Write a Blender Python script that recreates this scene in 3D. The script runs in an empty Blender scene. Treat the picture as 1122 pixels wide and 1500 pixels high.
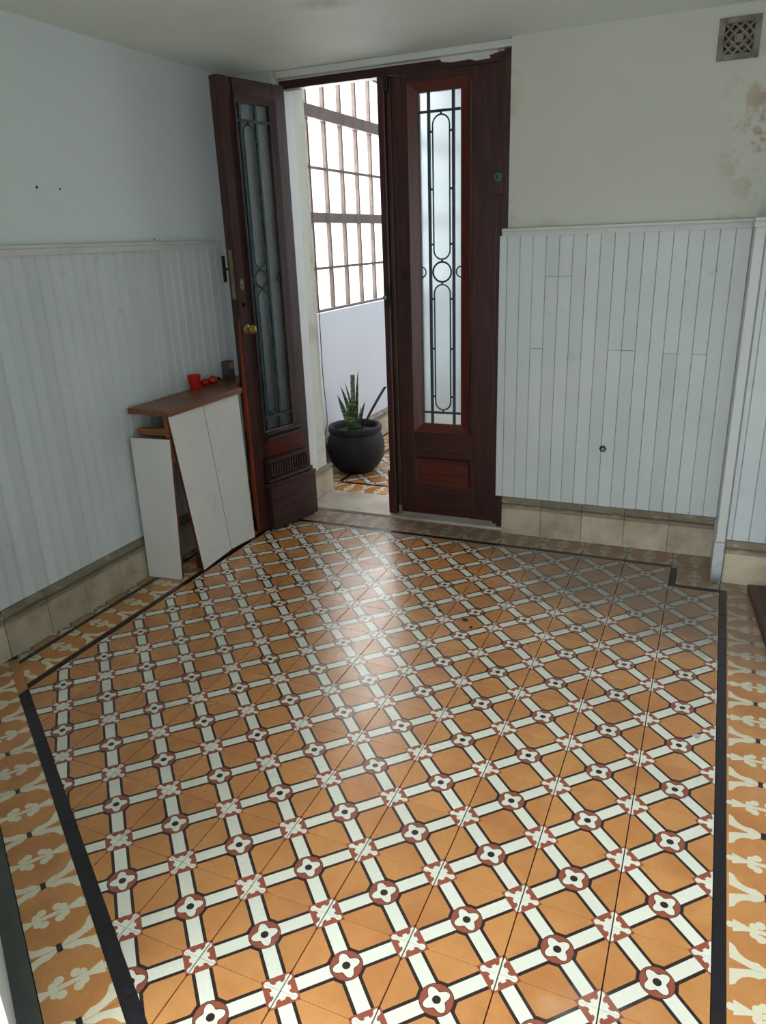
import bpy, bmesh, math, random
from mathutils import Vector, Matrix
random.seed(7)
S = bpy.context.scene
COL = S.collection
PI = math.pi

# ------------------------------------------------------------------ camera
cam_d = bpy.data.cameras.new('camera'); cam = bpy.data.objects.new('camera', cam_d); COL.objects.link(cam)
cam_d.sensor_fit = 'VERTICAL'; cam_d.sensor_height = 36.0; cam_d.lens = 1088.0 * 36.0 / 1500.0
cam_d.clip_start = 0.02
def _rot(w):
    w = Vector(w); return Matrix.Rotation(w.length, 3, w.normalized())
_R = _rot((1.89708194, 0.368055762, -0.307736239))          # rows: right, down, forward
cam.matrix_world = Matrix.Translation((0.7685, -1.1929, 1.4229)) @ Matrix((_R[0], -_R[1], -_R[2])).transposed().to_4x4()
S.camera = cam

# ------------------------------------------------------------------ light
S.view_settings.view_transform = 'Standard'; S.view_settings.look = 'None'
S.view_settings.gamma = 1.0; S.view_settings.use_curve_mapping = False
S.view_settings.exposure = 0.08
W = bpy.data.worlds.new('overcast_sky'); S.world = W; W.use_nodes = True
bg = W.node_tree.nodes['Background']; bg.inputs[0].default_value = (0.93, 0.97, 1.0, 1); bg.inputs[1].default_value = 2.5
NX, NY = 0.555, 0.832                  # inward normal of the slanting front wall
DX, DY = 0.832, -0.555                 # direction along it
def area(name, loc, direction, sx, sy, power, col):
    l = bpy.data.lights.new(name, 'AREA'); l.shape = 'RECTANGLE'; l.size = sx; l.size_y = sy; l.energy = power; l.color = col
    o = bpy.data.objects.new(name, l); COL.objects.link(o); o.location = loc
    o.rotation_euler = Vector(direction).to_track_quat('-Z', 'Y').to_euler(); return o
# overcast daylight outside the long window of the vestibule, and outside the doorway the photographer stands in
area('daylight_vestibule_window', (-2.05, 4.3, 2.2), (1, 0, -0.25), 3.4, 2.2, 240, (1.0, 0.97, 0.93))
area('daylight_front_doorway_offscreen', (0.45 - NX * 1.95, -1.09 - NY * 1.95, 3.0), (NX * 2.6, NY * 2.6, -3.0), 2.0, 1.8, 122, (0.86, 0.95, 1.0))

# ------------------------------------------------------------------ helpers
def lin(r, g, b):
    f = lambda c: (c / 255 / 12.92) if c / 255 <= 0.04045 else ((c / 255 + 0.055) / 1.055) ** 2.4
    return (f(r), f(g), f(b), 1)

class X:
    """a value socket with arithmetic"""
    def __init__(s, nt, o): s.nt = nt; s.o = o
    def m(s, op, b=None, c=None, rev=False):
        n = s.nt.nodes.new('ShaderNodeMath'); n.operation = op
        args = [s, b, c] if not rev else [b, s, c]
        for i, a in enumerate(args):
            if a is None: continue
            if isinstance(a, X): s.nt.links.new(a.o, n.inputs[i])
            else: n.inputs[i].default_value = a
        return X(s.nt, n.outputs[0])
    def __add__(s, b): return s.m('ADD', b)
    def __radd__(s, b): return s.m('ADD', b)
    def __sub__(s, b): return s.m('SUBTRACT', b)
    def __rsub__(s, b): return s.m('SUBTRACT', b, rev=True)
    def __mul__(s, b): return s.m('MULTIPLY', b)
    def __rmul__(s, b): return s.m('MULTIPLY', b)
    def __truediv__(s, b): return s.m('DIVIDE', b)
    def abs(s): return s.m('ABSOLUTE')
    def min(s, b): return s.m('MINIMUM', b)
    def max(s, b): return s.m('MAXIMUM', b)
    def lt(s, b): return s.m('LESS_THAN', b)
    def gt(s, b): return s.m('GREATER_THAN', b)
    def sqrt(s): return s.m('SQRT')
    def step(s, a, b):
        n = s.nt.nodes.new('ShaderNodeMapRange'); n.interpolation_type = 'SMOOTHSTEP'
        s.nt.links.new(s.o, n.inputs[0]); n.inputs[1].default_value = a; n.inputs[2].default_value = b
        return X(s.nt, n.outputs[0])
def hyp(a, b): return (a * a + b * b).sqrt()

class MT:
    """a node material"""
    def __init__(s, name, rough=0.6, spec=0.5, metallic=0.0):
        s.mat = bpy.data.materials.new(name); s.mat.use_nodes = True; s.nt = s.mat.node_tree
        s.b = s.nt.nodes['Principled BSDF']; s.b.inputs['Roughness'].default_value = rough
        s.b.inputs['Specular IOR Level'].default_value = spec; s.b.inputs['Metallic'].default_value = metallic
    def coord(s, kind='Object'):
        if kind == 'Position':
            return s.nt.nodes.new('ShaderNodeNewGeometry').outputs['Position']
        return s.nt.nodes.new('ShaderNodeTexCoord').outputs[kind]
    def xyz(s, sock):
        n = s.nt.nodes.new('ShaderNodeSeparateXYZ'); s.nt.links.new(sock, n.inputs[0]); return [X(s.nt, o) for o in n.outputs]
    def rnd(s): return X(s.nt, s.nt.nodes.new('ShaderNodeObjectInfo').outputs['Random'])
    def noise(s, scale, detail=3, rough=0.55, kind='Position', stretch=(1, 1, 1), off=None):
        n = s.nt.nodes.new('ShaderNodeTexNoise'); n.inputs['Scale'].default_value = scale
        n.inputs['Detail'].default_value = detail; n.inputs['Roughness'].default_value = rough
        mp = s.nt.nodes.new('ShaderNodeMapping'); mp.inputs['Scale'].default_value = stretch
        s.nt.links.new(s.coord(kind), mp.inputs['Vector']); s.nt.links.new(mp.outputs[0], n.inputs['Vector'])
        if off is not None:
            c = s.nt.nodes.new('ShaderNodeCombineXYZ')
            for i in range(3): s.nt.links.new((off * (13.0 + 7 * i)).o, c.inputs[i])
            s.nt.links.new(c.outputs[0], mp.inputs['Location'])
        return X(s.nt, n.outputs[0])
    def col(s, c):
        n = s.nt.nodes.new('ShaderNodeRGB'); n.outputs[0].default_value = c; return n.outputs[0]
    def mix(s, f, a, b, blend='MIX'):
        n = s.nt.nodes.new('ShaderNodeMix'); n.data_type = 'RGBA'; n.blend_type = blend
        if isinstance(f, X): s.nt.links.new(f.o, n.inputs[0])
        else: n.inputs[0].default_value = f
        for i, c in ((6, a), (7, b)):
            if isinstance(c, tuple): n.inputs[i].default_value = c
            else: s.nt.links.new(c, n.inputs[i])
        return n.outputs[2]
    def value(s, c, v):
        """multiply colour by a value"""
        n = s.nt.nodes.new('ShaderNodeHueSaturation'); s.nt.links.new(v.o, n.inputs['Value'])
        if isinstance(c, tuple): n.inputs['Color'].default_value = c
        else: s.nt.links.new(c, n.inputs['Color'])
        return n.outputs[0]
    def base(s, c):
        if isinstance(c, tuple): s.b.inputs['Base Color'].default_value = c
        else: s.nt.links.new(c, s.b.inputs['Base Color'])
        return s
    def rough(s, x): s.nt.links.new(x.o, s.b.inputs['Roughness']); return s
    def bump(s, h, strength=0.2, dist=0.002):
        n = s.nt.nodes.new('ShaderNodeBump'); n.inputs['Strength'].default_value = strength; n.inputs['Distance'].default_value = dist
        s.nt.links.new(h.o, n.inputs['Height']); s.nt.links.new(n.outputs[0], s.b.inputs['Normal']); return s

# ------------------------------------------------------------------ materials
MA = {}
def paint(name, c, c2, scale=1.5, rough=0.55, amt=0.5, rnd=0.0, bump=0.08, grime=None):
    t = MT(name, rough, 0.35)
    n = t.noise(scale, 5, 0.6)
    k = t.mix(n.step(0.35, 0.75) * amt, c, c2)
    if grime:
        g = t.noise(9, 6, 0.7).step(0.6, 0.78) * 0.5
        k = t.mix(g, k, grime)
    if rnd: k = t.value(k, 1.0 - t.rnd() * rnd)
    t.base(k); t.bump(t.noise(60, 3, 0.6), bump, 0.002); MA[name] = t.mat; return t
t = paint('ceiling_paint', lin(228, 234, 226), lin(212, 216, 206), 1.2, 0.7)
px, py, pz = t.xyz(t.coord('Position')); k0 = t.b.inputs['Base Color'].links[0].from_socket
sp_ = (1.0 - hyp((px + 0.56) * 0.8, (py - 1.50) * 1.6).step(0.03, 0.16))
t.base(t.mix(sp_ * t.noise(8, 5, 0.65).step(0.36, 0.6) * 0.45, k0, lin(150, 146, 132)))
paint('wall_paint', lin(218, 226, 226), lin(204, 213, 213), 1.0, 0.6)
paint('board_paint', lin(210, 217, 218), lin(192, 201, 203), 3.0, 0.45, 0.5, 0.10, 0.10, lin(150, 155, 155))
paint('trim_paint', lin(210, 214, 210), lin(190, 194, 190), 4.0, 0.45, 0.5, 0.05, 0.08, lin(160, 160, 152))
paint('white_laminate', lin(226, 226, 220), lin(208, 208, 202), 2.5, 0.5, 0.5, 0.06, 0.03, lin(180, 176, 166))
paint('vestibule_paint', lin(214, 219, 227), lin(202, 207, 215), 1.0, 0.6)
paint('window_wood', lin(112, 98, 92), lin(82, 70, 66), 12, 0.6, 0.8, 0.05, 0.2)
paint('slate', lin(88, 92, 88), lin(66, 70, 66), 6, 0.7, 0.8)
paint('cement', lin(66, 58, 50), lin(48, 42, 36), 8, 0.8, 0.8)
paint('marble', lin(196, 186, 170), lin(150, 138, 122), 5, 0.45, 0.8, 0.0, 0.1, lin(110, 98, 82))
paint('terracotta_raw', lin(150, 80, 50), lin(120, 60, 38), 20, 0.8)

# right back wall: plaster with warm damp stains near its far upper corner
t = MT('stained_plaster', 0.65, 0.3)
px, py, pz = t.xyz(t.coord('Position'))
k = t.mix(t.noise(1.0, 5, 0.6).step(0.35, 0.75) * 0.5, lin(204, 206, 194), lin(188, 190, 178))
dd = hyp((px - 0.93) * 1.15, (pz - 1.78) * 0.8)
st = (1.0 - dd.step(0.05, 0.33)) * t.noise(11, 7, 0.7).step(0.45, 0.58)
k = t.mix(st * 0.75, k, lin(150, 118, 84))
e1 = (1.0 - (px + 0.13).step(0.0, 0.07)) * px.gt(-0.2) * t.noise(7, 5, 0.65).step(0.5, 0.7)
k = t.mix(e1 * 0.55, k, lin(170, 150, 110))
e2 = (1.0 - (pz - 1.45).step(0.0, 0.06)) * t.noise(5, 5, 0.65).step(0.45, 0.7)
k = t.mix(e2 * 0.6, k, lin(160, 148, 120))
t.base(k); t.bump(t.noise(60, 3, 0.6), 0.08, 0.002); MA['stained_plaster'] = t.mat

# glazed base tiles, grubby along the moulding
t = MT('base_tile', 0.4, 0.4)
ox, oy, oz = t.xyz(t.coord('Position'))
k = t.mix(t.noise(6, 6, 0.65).step(0.35, 0.7) * 0.8, lin(206, 194, 170), lin(164, 150, 124))
k = t.value(k, 1.0 - t.rnd() * 0.32)
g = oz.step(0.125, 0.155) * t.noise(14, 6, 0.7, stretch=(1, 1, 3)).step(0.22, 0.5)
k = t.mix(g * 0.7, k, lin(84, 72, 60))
k = t.mix(t.noise(11, 6, 0.7).step(0.52, 0.72) * 0.4, k, lin(124, 110, 90))
t.base(k); t.bump(t.noise(40, 4, 0.6), 0.15, 0.002); MA['base_tile'] = t.mat

t = MT('grubby_paint', 0.5, 0.35)
ox, oy, oz = t.xyz(t.coord('Position'))
k = t.mix(t.noise(14, 6, 0.7).step(0.45, 0.7) * 0.6, lin(196, 200, 200), lin(140, 140, 134))
t.base(t.mix((1.0 - oz.step(0.0, 0.09)) * t.noise(16, 6, 0.7).step(0.3, 0.6) * 0.85, k, lin(62, 60, 62))); MA['grubby_paint'] = t.mat

def wood(name, c, c2, rough=0.38, axis='Z', sc=1.0, spec=0.5):
    t = MT(name, rough, spec)
    stv = {'Z': (14, 14, 1.0), 'X': (1.0, 14, 14), 'Y': (14, 1.0, 14)}[axis]
    n = t.noise(4 * sc, 6, 0.65, 'Object', stv, t.rnd())
    n2 = t.noise(3, 4, 0.6, 'Object', (1, 1, 1))
    k = t.mix(n.step(0.3, 0.7), c, c2); k = t.mix(n2.step(0.4, 0.75) * 0.35, k, c2)
    t.base(k); t.rough(0.12 * n2 + (rough - 0.06)); t.bump(n, 0.12, 0.002); MA[name] = t.mat
wood('mahogany', lin(74, 32, 26), lin(36, 16, 14))
wood('mahogany_rail', lin(74, 32, 26), lin(36, 16, 14), axis='X')
wood('mahogany_red', lin(104, 36, 24), lin(62, 22, 16), 0.32)
wood('mahogany_red_rail', lin(104, 36, 24), lin(62, 22, 16), 0.32, 'X')
wood('dark_oak', lin(74, 46, 42), lin(40, 25, 23), 0.42)
wood('dark_oak_rail', lin(74, 46, 42), lin(40, 25, 23), 0.42, 'X')
wood('raw_split_wood', lin(170, 82, 44), lin(110, 50, 28), 0.6)
wood('shelf_wood', lin(140, 88, 54), lin(100, 60, 38), 0.4, 'Y')
wood('batten_wood', lin(170, 104, 54), lin(130, 76, 40), 0.5, 'X')
wood('panel_edge_wood', lin(112, 62, 36), lin(78, 42, 26), 0.6)
wood('plank_wood', lin(98, 70, 54), lin(58, 40, 30), 0.6, 'Y', 1.5)

def plain(name, c, rough=0.5, metallic=0.0, spec=0.5, c2=None, scale=20):
    t = MT(name, rough, spec, metallic)
    c2 = c2 or tuple(v * 0.7 for v in c[:3]) + (1,)
    t.base(t.mix(t.noise(scale, 4, 0.6, 'Object').step(0.35, 0.7), c, c2)); MA[name] = t.mat; return t
plain('iron', lin(48, 66, 70), 0.5, 0.0, 0.5, lin(28, 40, 46))
plain('brass', lin(176, 148, 84), 0.3, 0.9)
plain('steel_plate', lin(150, 140, 122), 0.45, 0.7)
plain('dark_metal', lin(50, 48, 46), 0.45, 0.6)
plain('green_lock', lin(70, 96, 90), 0.4, 0.6)
plain('black_glaze', lin(24, 26, 34), 0.5, 0.0, 0.3, lin(15, 16, 21), 6)
plain('soil', lin(70, 56, 44), 0.9)
plain('red_plastic', lin(196, 26, 22), 0.4, 0.0, 0.4, lin(170, 20, 18))
plain('tomato_red', lin(190, 24, 26), 0.25, 0.0, 0.5, lin(150, 14, 16))
plain('leaf_stalk', lin(60, 84, 44), 0.6)
plain('sprig_green', lin(44, 66, 46), 0.6)
plain('brown_block', lin(84, 72, 60), 0.7)
plain('black_tile', lin(36, 33, 38), 0.3, 0.0, 0.5, lin(24, 21, 23))
plain('vent_plaster', lin(142, 136, 124), 0.7, 0.0, 0.3, lin(104, 98, 86))
plain('cable_brown', lin(120, 92, 66), 0.5)
plain('pipe_metal', lin(150, 146, 140), 0.4, 0.5)
plain('foot_red', lin(96, 40, 26), 0.5)
plain('chip', lin(190, 186, 176), 0.8)
plain('twig_dark', lin(40, 32, 26), 0.8)

# snake plant leaf: dark green with pale cross bands
t = MT('snake_leaf', 0.4, 0.5)
lx, ly, lz = t.xyz(t.coord('Object'))
n = t.noise(22, 4, 0.6, 'Object', (0.6, 0.6, 3.0))
t.base(t.mix(n.step(0.45, 0.62), lin(38, 62, 38), lin(112, 134, 84))); MA['snake_leaf'] = t.mat
plain('snake_leaf_dark', lin(46, 52, 48), 0.45)

# clear window pane (thin sheet) and obscured door glass
def pane_mat(name, tint, gloss):
    m = bpy.data.materials.new(name); m.use_nodes = True; nt = m.node_tree; nt.nodes.remove(nt.nodes['Principled BSDF'])
    out = nt.nodes['Material Output']; tr = nt.nodes.new('ShaderNodeBsdfTransparent'); tr.inputs[0].default_value = tint
    gl = nt.nodes.new('ShaderNodeBsdfGlossy'); gl.inputs['Roughness'].default_value = gloss
    mx = nt.nodes.new('ShaderNodeMixShader'); mx.inputs[0].default_value = 0.05
    nt.links.new(tr.outputs[0], mx.inputs[1]); nt.links.new(gl.outputs[0], mx.inputs[2]); nt.links.new(mx.outputs[0], out.inputs[0])
    MA[name] = m
pane_mat('clear_pane', (0.97, 0.98, 0.98, 1), 0.02)
m = bpy.data.materials.new('obscured_glass'); m.use_nodes = True; nt = m.node_tree; nt.nodes.remove(nt.nodes['Principled BSDF'])
out = nt.nodes['Material Output']
rf = nt.nodes.new('ShaderNodeBsdfRefraction'); rf.inputs['Color'].default_value = (0.77, 0.82, 0.83, 1); rf.inputs['Roughness'].default_value = 0.35; rf.inputs['IOR'].default_value = 1.12
tl = nt.nodes.new('ShaderNodeBsdfTranslucent'); tl.inputs['Color'].default_value = (0.70, 0.75, 0.76, 1)
gl = nt.nodes.new('ShaderNodeBsdfGlossy'); gl.inputs['Roughness'].default_value = 0.12
m1 = nt.nodes.new('ShaderNodeMixShader'); m1.inputs[0].default_value = 0.3
nt.links.new(rf.outputs[0], m1.inputs[1]); nt.links.new(tl.outputs[0], m1.inputs[2])
lw = nt.nodes.new('ShaderNodeLayerWeight'); lw.inputs[0].default_value = 0.5
pw = nt.nodes.new('ShaderNodeMath'); pw.operation = 'POWER'; pw.inputs[1].default_value = 3.0; nt.links.new(lw.outputs['Facing'], pw.inputs[0])
mr = nt.nodes.new('ShaderNodeMath'); mr.operation = 'MULTIPLY_ADD'; mr.inputs[1].default_value = 0.85; mr.inputs[2].default_value = 0.05; nt.links.new(pw.outputs[0], mr.inputs[0])
m2 = nt.nodes.new('ShaderNodeMixShader'); nt.links.new(mr.outputs[0], m2.inputs[0]); nt.links.new(m1.outputs[0], m2.inputs[1]); nt.links.new(gl.outputs[0], m2.inputs[2])
ns = nt.nodes.new('ShaderNodeTexNoise'); ns.inputs['Scale'].default_value = 160
bp = nt.nodes.new('ShaderNodeBump'); bp.inputs['Strength'].default_value = 0.25; bp.inputs['Distance'].default_value = 0.003
nt.links.new(ns.outputs[0], bp.inputs['Height'])
for nd in (rf, gl): nt.links.new(bp.outputs[0], nd.inputs['Normal'])
nt.links.new(m2.outputs[0], out.inputs[0]); MA['obscured_glass'] = m

# printed cement tiles
C_OR, C_OR2 = lin(203, 142, 82), lin(184, 120, 66)
C_CR, C_RED, C_DK = lin(226, 226, 208), lin(150, 78, 58), lin(44, 30, 28)
def tile_wear(t, k):
    px, py, pz = t.xyz(t.coord('Position'))
    k = t.value(k, 1.06 - t.rnd() * 0.12)
    # grime trodden into the corner beside the pilaster and along the walls
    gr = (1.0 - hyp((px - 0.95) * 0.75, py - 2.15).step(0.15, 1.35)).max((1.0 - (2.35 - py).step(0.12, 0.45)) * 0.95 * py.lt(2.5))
    gr = gr.max((1.0 - (px + 1.55).step(0.02, 0.22)) * 0.6 * py.lt(2.5))
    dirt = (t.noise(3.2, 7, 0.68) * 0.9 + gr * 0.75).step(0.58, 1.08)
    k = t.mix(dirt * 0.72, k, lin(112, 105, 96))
    film = t.noise(2.2, 6, 0.7).step(0.58, 0.8) * 0.22
    k = t.mix(film, k, lin(200, 196, 190))
    t.base(k)
    t.rough(0.14 + 0.30 * t.noise(5, 5, 0.65) + dirt * 0.22)
    t.bump(t.noise(18, 4, 0.6), 0.06, 0.002)
t = MT('field_tile', 0.3, 0.8)
x, y, z = t.xyz(t.coord('Object'))
x = x * 5.0; y = y * 5.0; ax = x.abs(); ay = y.abs()
a = ((x + y) * 0.70711).abs(); b = ((x - y) * 0.70711).abs(); mn = a.min(b)
k = t.mix(t.noise(5, 5, 0.65).step(0.35, 0.7), C_OR, C_OR2)
k = t.mix(mn.lt(0.109), k, C_DK)
k = t.mix(ax.max(ay).lt(0.205), k, C_DK)
k = t.mix(mn.lt(0.072), k, C_CR)
r = hyp(x, y)
k = t.mix(r.lt(0.178), k, C_DK); k = t.mix(r.lt(0.170), k, C_RED)
c2 = (x / (r + 1e-4)); c2 = c2 * c2; c4 = c2 * c2 * 8.0 - c2 * 8.0 + 1.0
fl = 0.116 - c4 * 0.030
k = t.mix(r.lt(fl + 0.012), k, lin(96, 50, 40)); k = t.mix(r.lt(fl), k, C_CR); k = t.mix(r.lt(0.044), k, C_DK)
cx_ = 0.5 - ax; cy_ = 0.5 - ay; a2 = (cx_ + cy_) * 0.70711
k = t.mix(a2.lt(0.168), k, C_RED)
mc = cx_.min(cy_); Mc = cx_.max(cy_)
arm = (mc.lt(0.024) * Mc.lt(0.165)).max(a2.lt(0.086)).max(hyp(Mc - 0.160, mc).lt(0.036)).max((Mc - mc).lt(0.035) * a2.lt(0.108))
k = t.mix(arm, k, C_CR)
tile_wear(t, k); MA['field_tile'] = t.mat

t = MT('border_tile', 0.3, 0.7)
x, y, z = t.xyz(t.coord('Object'))
s = (x * 5.0).abs(); q = (y * 5.0 - 0.06).abs(); rr = 0.5 - s
k = t.mix(t.noise(5, 5, 0.65).step(0.35, 0.7), C_OR, C_OR2)
BC = lin(222, 214, 186)
stalk = s.lt((q - 0.20).max(0.0) * 0.36 + 0.028) * q.lt(0.36)
bulb = hyp(s - 0.09, q - 0.085).lt(0.052).max(hyp(s - 0.055, q - 0.15).lt(0.046)).max(hyp(s, q - 0.385).lt(0.042))
claw = rr.gt((q - 0.17).max(0.0) * 0.30) * q.lt(0.395) * q.gt(0.05) * hyp(rr - 0.28, q - 0.16).gt(0.185) * rr.lt(q * 0.62 + 0.02)
link = (rr - q * 0.4).abs().lt(0.022) * q.lt(0.12)
k = t.mix(stalk.max(bulb).max(claw).max(link), k, BC)
k = t.mix(rr.lt(0.058) * q.lt(0.030), k, C_DK)
tile_wear(t, k); MA['border_tile'] = t.mat

# ------------------------------------------------------------------ mesh builder
class MB:
    def __init__(s): s.v = []; s.f = []; s.mi = []; s.cur = 0
    def _add(s, vs, fs):
        o = len(s.v); s.v += [tuple(p) for p in vs]; s.f += [tuple(i + o for i in f) for f in fs]; s.mi += [s.cur] * len(fs); return s
    def box(s, x0, x1, y0, y1, z0, z1):
        return s._add([(x0, y0, z0), (x1, y0, z0), (x1, y1, z0), (x0, y1, z0), (x0, y0, z1), (x1, y0, z1), (x1, y1, z1), (x0, y1, z1)],
                      [(0, 3, 2, 1), (4, 5, 6, 7), (0, 1, 5, 4), (1, 2, 6, 5), (2, 3, 7, 6), (3, 0, 4, 7)])
    def prism(s, pts, z0, z1, axes='xyz', inset=None):
        """closed polygon (ccw) in two axes, extruded along the third: axes 'xyz' -> pts are x,y along z; 'xzy' -> pts x,z along y; 'yzx' -> y,z along x"""
        n = len(pts)
        def P(p, w):
            d = {axes[0]: p[0], axes[1]: p[1], axes[2]: w}; return (d['x'], d['y'], d['z'])
        vs = [P(p, z0) for p in pts] + [P(p, z1) for p in pts]
        fs = [tuple(range(n))[::-1], tuple(range(n, 2 * n))] + [(i, (i + 1) % n, n + (i + 1) % n, n + i) for i in range(n)]
        return s._add(vs, fs)
    def tube(s, path, r, seg=8, closed=False, taper=None):
        path = [Vector(p) for p in path]; n = len(path); vs = []; fs = []
        up = None
        for i, p in enumerate(path):
            a = path[(i - 1) % n] if (i or closed) else path[i]; b = path[(i + 1) % n] if (i < n - 1 or closed) else path[i]
            tdir = (b - a).normalized()
            if up is None:
                up = tdir.orthogonal().normalized()
            up = (up - tdir * up.dot(tdir)).normalized(); w = tdir.cross(up)
            rr = r * (taper[i] if taper else 1)
            for k in range(seg):
                an = 2 * PI * k / seg; vs.append(p + up * (math.cos(an) * rr) + w * (math.sin(an) * rr))
        m = n if closed else n - 1
        for i in range(m):
            for k in range(seg):
                fs.append((i * seg + k, i * seg + (k + 1) % seg, ((i + 1) % n) * seg + (k + 1) % seg, ((i + 1) % n) * seg + k))
        if not closed: fs += [tuple(range(seg))[::-1], tuple(range((n - 1) * seg, n * seg))]
        return s._add(vs, fs)
    def lathe(s, prof, seg=32, c=(0, 0, 0), axis='z'):
        vs = []; fs = []; n = len(prof)
        for (r, h) in prof:
            for k in range(seg):
                an = 2 * PI * k / seg; u, v = r * math.cos(an), r * math.sin(an)
                p = {'z': (u, v, h), 'y': (u, h, v), 'x': (h, u, v)}[axis]
                vs.append((p[0] + c[0], p[1] + c[1], p[2] + c[2]))
        for i in range(n - 1):
            for k in range(seg):
                fs.append((i * seg + k, i * seg + (k + 1) % seg, (i + 1) * seg + (k + 1) % seg, (i + 1) * seg + k))
        fs += [tuple(range(seg))[::-1], tuple(range((n - 1) * seg, n * seg))]
        return s._add(vs, fs)
    def mesh(s, name, mats, smooth=False, bevel=0):
        me = bpy.data.meshes.new(name); bm = bmesh.new()
        vs = [bm.verts.new(p) for p in s.v]
        for f, mi in zip(s.f, s.mi):
            try: fc = bm.faces.new([vs[i] for i in f]); fc.material_index = mi; fc.smooth = smooth
            except ValueError: pass
        bmesh.ops.recalc_face_normals(bm, faces=bm.faces)
        if bevel:
            ed = [e for e in bm.edges if len(e.link_faces) == 2 and e.calc_face_angle(0) > 0.6]
            bmesh.ops.bevel(bm, geom=ed, offset=bevel, segments=2, profile=0.6, affect='EDGES', clamp_overlap=True)
        bm.to_mesh(me); bm.free()
        for mm in (mats if isinstance(mats, (list, tuple)) else [mats]): me.materials.append(MA[mm])
        return me
    def build(s, name, mats, parent=None, loc=(0, 0, 0), smooth=False, bevel=0, rz=0):
        return link(name, s.mesh(name, mats, smooth, bevel), parent, loc, rz)
def link(name, me, parent=None, loc=(0, 0, 0), rz=0):
    o = bpy.data.objects.new(name, me); COL.objects.link(o); o.location = loc; o.rotation_euler = (0, 0, rz)
    if parent: o.parent = parent
    return o
def smooth_angle(o, ang=0.7):
    """smooth shading with hard edges"""
    me = o.data
    for p in me.polygons: p.use_smooth = True
    bm = bmesh.new(); bm.from_mesh(me)
    for e in bm.edges: e.smooth = not (len(e.link_faces) == 2 and e.calc_face_angle(0) > ang)
    bm.to_mesh(me); bm.free(); return o
def empty(name, loc=(0, 0, 0), rz=0):
    o = bpy.data.objects.new(name, None); COL.objects.link(o); o.location = loc; o.rotation_euler = (0, 0, rz); o.empty_display_size = 0.05; return o
def tag(o, label, cat, group=None, kind=None):
    o['label'] = label; o['category'] = cat
    if group: o['group'] = group
    if kind: o['kind'] = kind
    return o
def struct(o, label, cat): return tag(o, label, cat, kind='structure')
def clip(poly, hp):
    """clip polygon by half plane a*x+b*y>=c"""
    a, b, c = hp; outp = []
    for i in range(len(poly)):
        p, q = poly[i], poly[(i + 1) % len(poly)]
        dp, dq = a * p[0] + b * p[1] - c, a * q[0] + b * q[1] - c
        if dp >= 0: outp.append(p)
        if (dp >= 0) != (dq >= 0):
            u = dp / (dp - dq); outp.append((p[0] + u * (q[0] - p[0]), p[1] + u * (q[1] - p[1])))
    return outp

# ================================================================== the setting
CEIL = 2.20
XL, XR, YB = -1.55, 1.30, 2.30
def diag_y(x, n=-0.656): return (n - NX * x) / NY

# ---------------- floor, laid with cement tiles
P0, P1 = (XL, diag_y(XL)), (XR, diag_y(XR))
fb = MB().prism([P0, P1, (XR, YB), (XL, YB)], -0.06, -0.006)
floor = fb.build('floor', 'cement'); struct(floor, 'room floor of patterned orange and cream cement tiles with a scrolled border', 'floor')
TH = 0.012
def tile_mesh(poly, mat):
    n = len(poly); cxm = sum(p[0] for p in poly) / n; cym = sum(p[1] for p in poly) / n
    def sh(d):
        outp = []
        for p in poly:
            l = math.hypot(p[0] - cxm, p[1] - cym) or 1
            outp.append((p[0] - (p[0] - cxm) / l * d, p[1] - (p[1] - cym) / l * d))
        return outp
    lo, hi = sh(0.0010), sh(0.0013)
    mb = MB()
    vs = [(p[0], p[1], -TH) for p in lo] + [(p[0], p[1], -0.0004) for p in lo] + [(p[0], p[1], 0) for p in hi]
    fs = [tuple(range(n))[::-1], tuple(range(2 * n, 3 * n))]
    for j in (0, 1):
        fs += [(j * n + i, j * n + (i + 1) % n, (j + 1) * n + (i + 1) % n, (j + 1) * n + i) for i in range(n)]
    mb._add(vs, fs); return mb.mesh(mat, mat)
cache = {}
def lay(name, mat, c, rz, rect, planes=(), parent=floor, z=0.0):
    """one tile: rect in its own axes, cut by world half planes"""
    ca, sa = math.cos(rz), math.sin(rz)
    poly = [(rect[0], rect[2]), (rect[1], rect[2]), (rect[1], rect[3]), (rect[0], rect[3])]
    full = list(poly)
    for (a, b, d) in planes:                       # to local
        la, lb = a * ca + b * sa, -a * sa + b * ca
        poly = clip(poly, (la, lb, d - a * c[0] - b * c[1]))
        if len(poly) < 3: return None
    ar = abs(sum(poly[i][0] * poly[(i + 1) % len(poly)][1] - poly[(i + 1) % len(poly)][0] * poly[i][1] for i in range(len(poly)))) / 2
    if ar < 0.0003: return None
    key = (mat, tuple(rect)) if poly == full else None
    me = cache.get(key) if key else None
    if me is None:
        clean = [p for i, p in enumerate(poly) if math.hypot(p[0] - poly[i - 1][0], p[1] - poly[i - 1][1]) > 1e-4]
        if len(clean) < 3: return None
        me = tile_mesh(clean, mat)
        if key: cache[key] = me
    return link(name, me, parent, (c[0], c[1], z + random.uniform(-0.0006, 0.0004)), rz)
HALF = (-0.1, 0.1, -0.1, 0.1)
ND = -0.4395
dp = (NX, NY, ND)
for i in range(-6, 5):
    for j in range(-6, 11):
        if i == 4 and j == 10: continue
        lay('floor_tile', 'field_tile', (i * 0.2, j * 0.2), 0, (-0.0993, 0.0993, -0.1, 0.1), [dp])
BL = 0.027                                          # width of the black liner strip
BORD = (-0.1, 0.1, -0.1 + BL, 0.1); LINE = (-0.1, 0.1, -0.1, -0.1 + BL)
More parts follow.
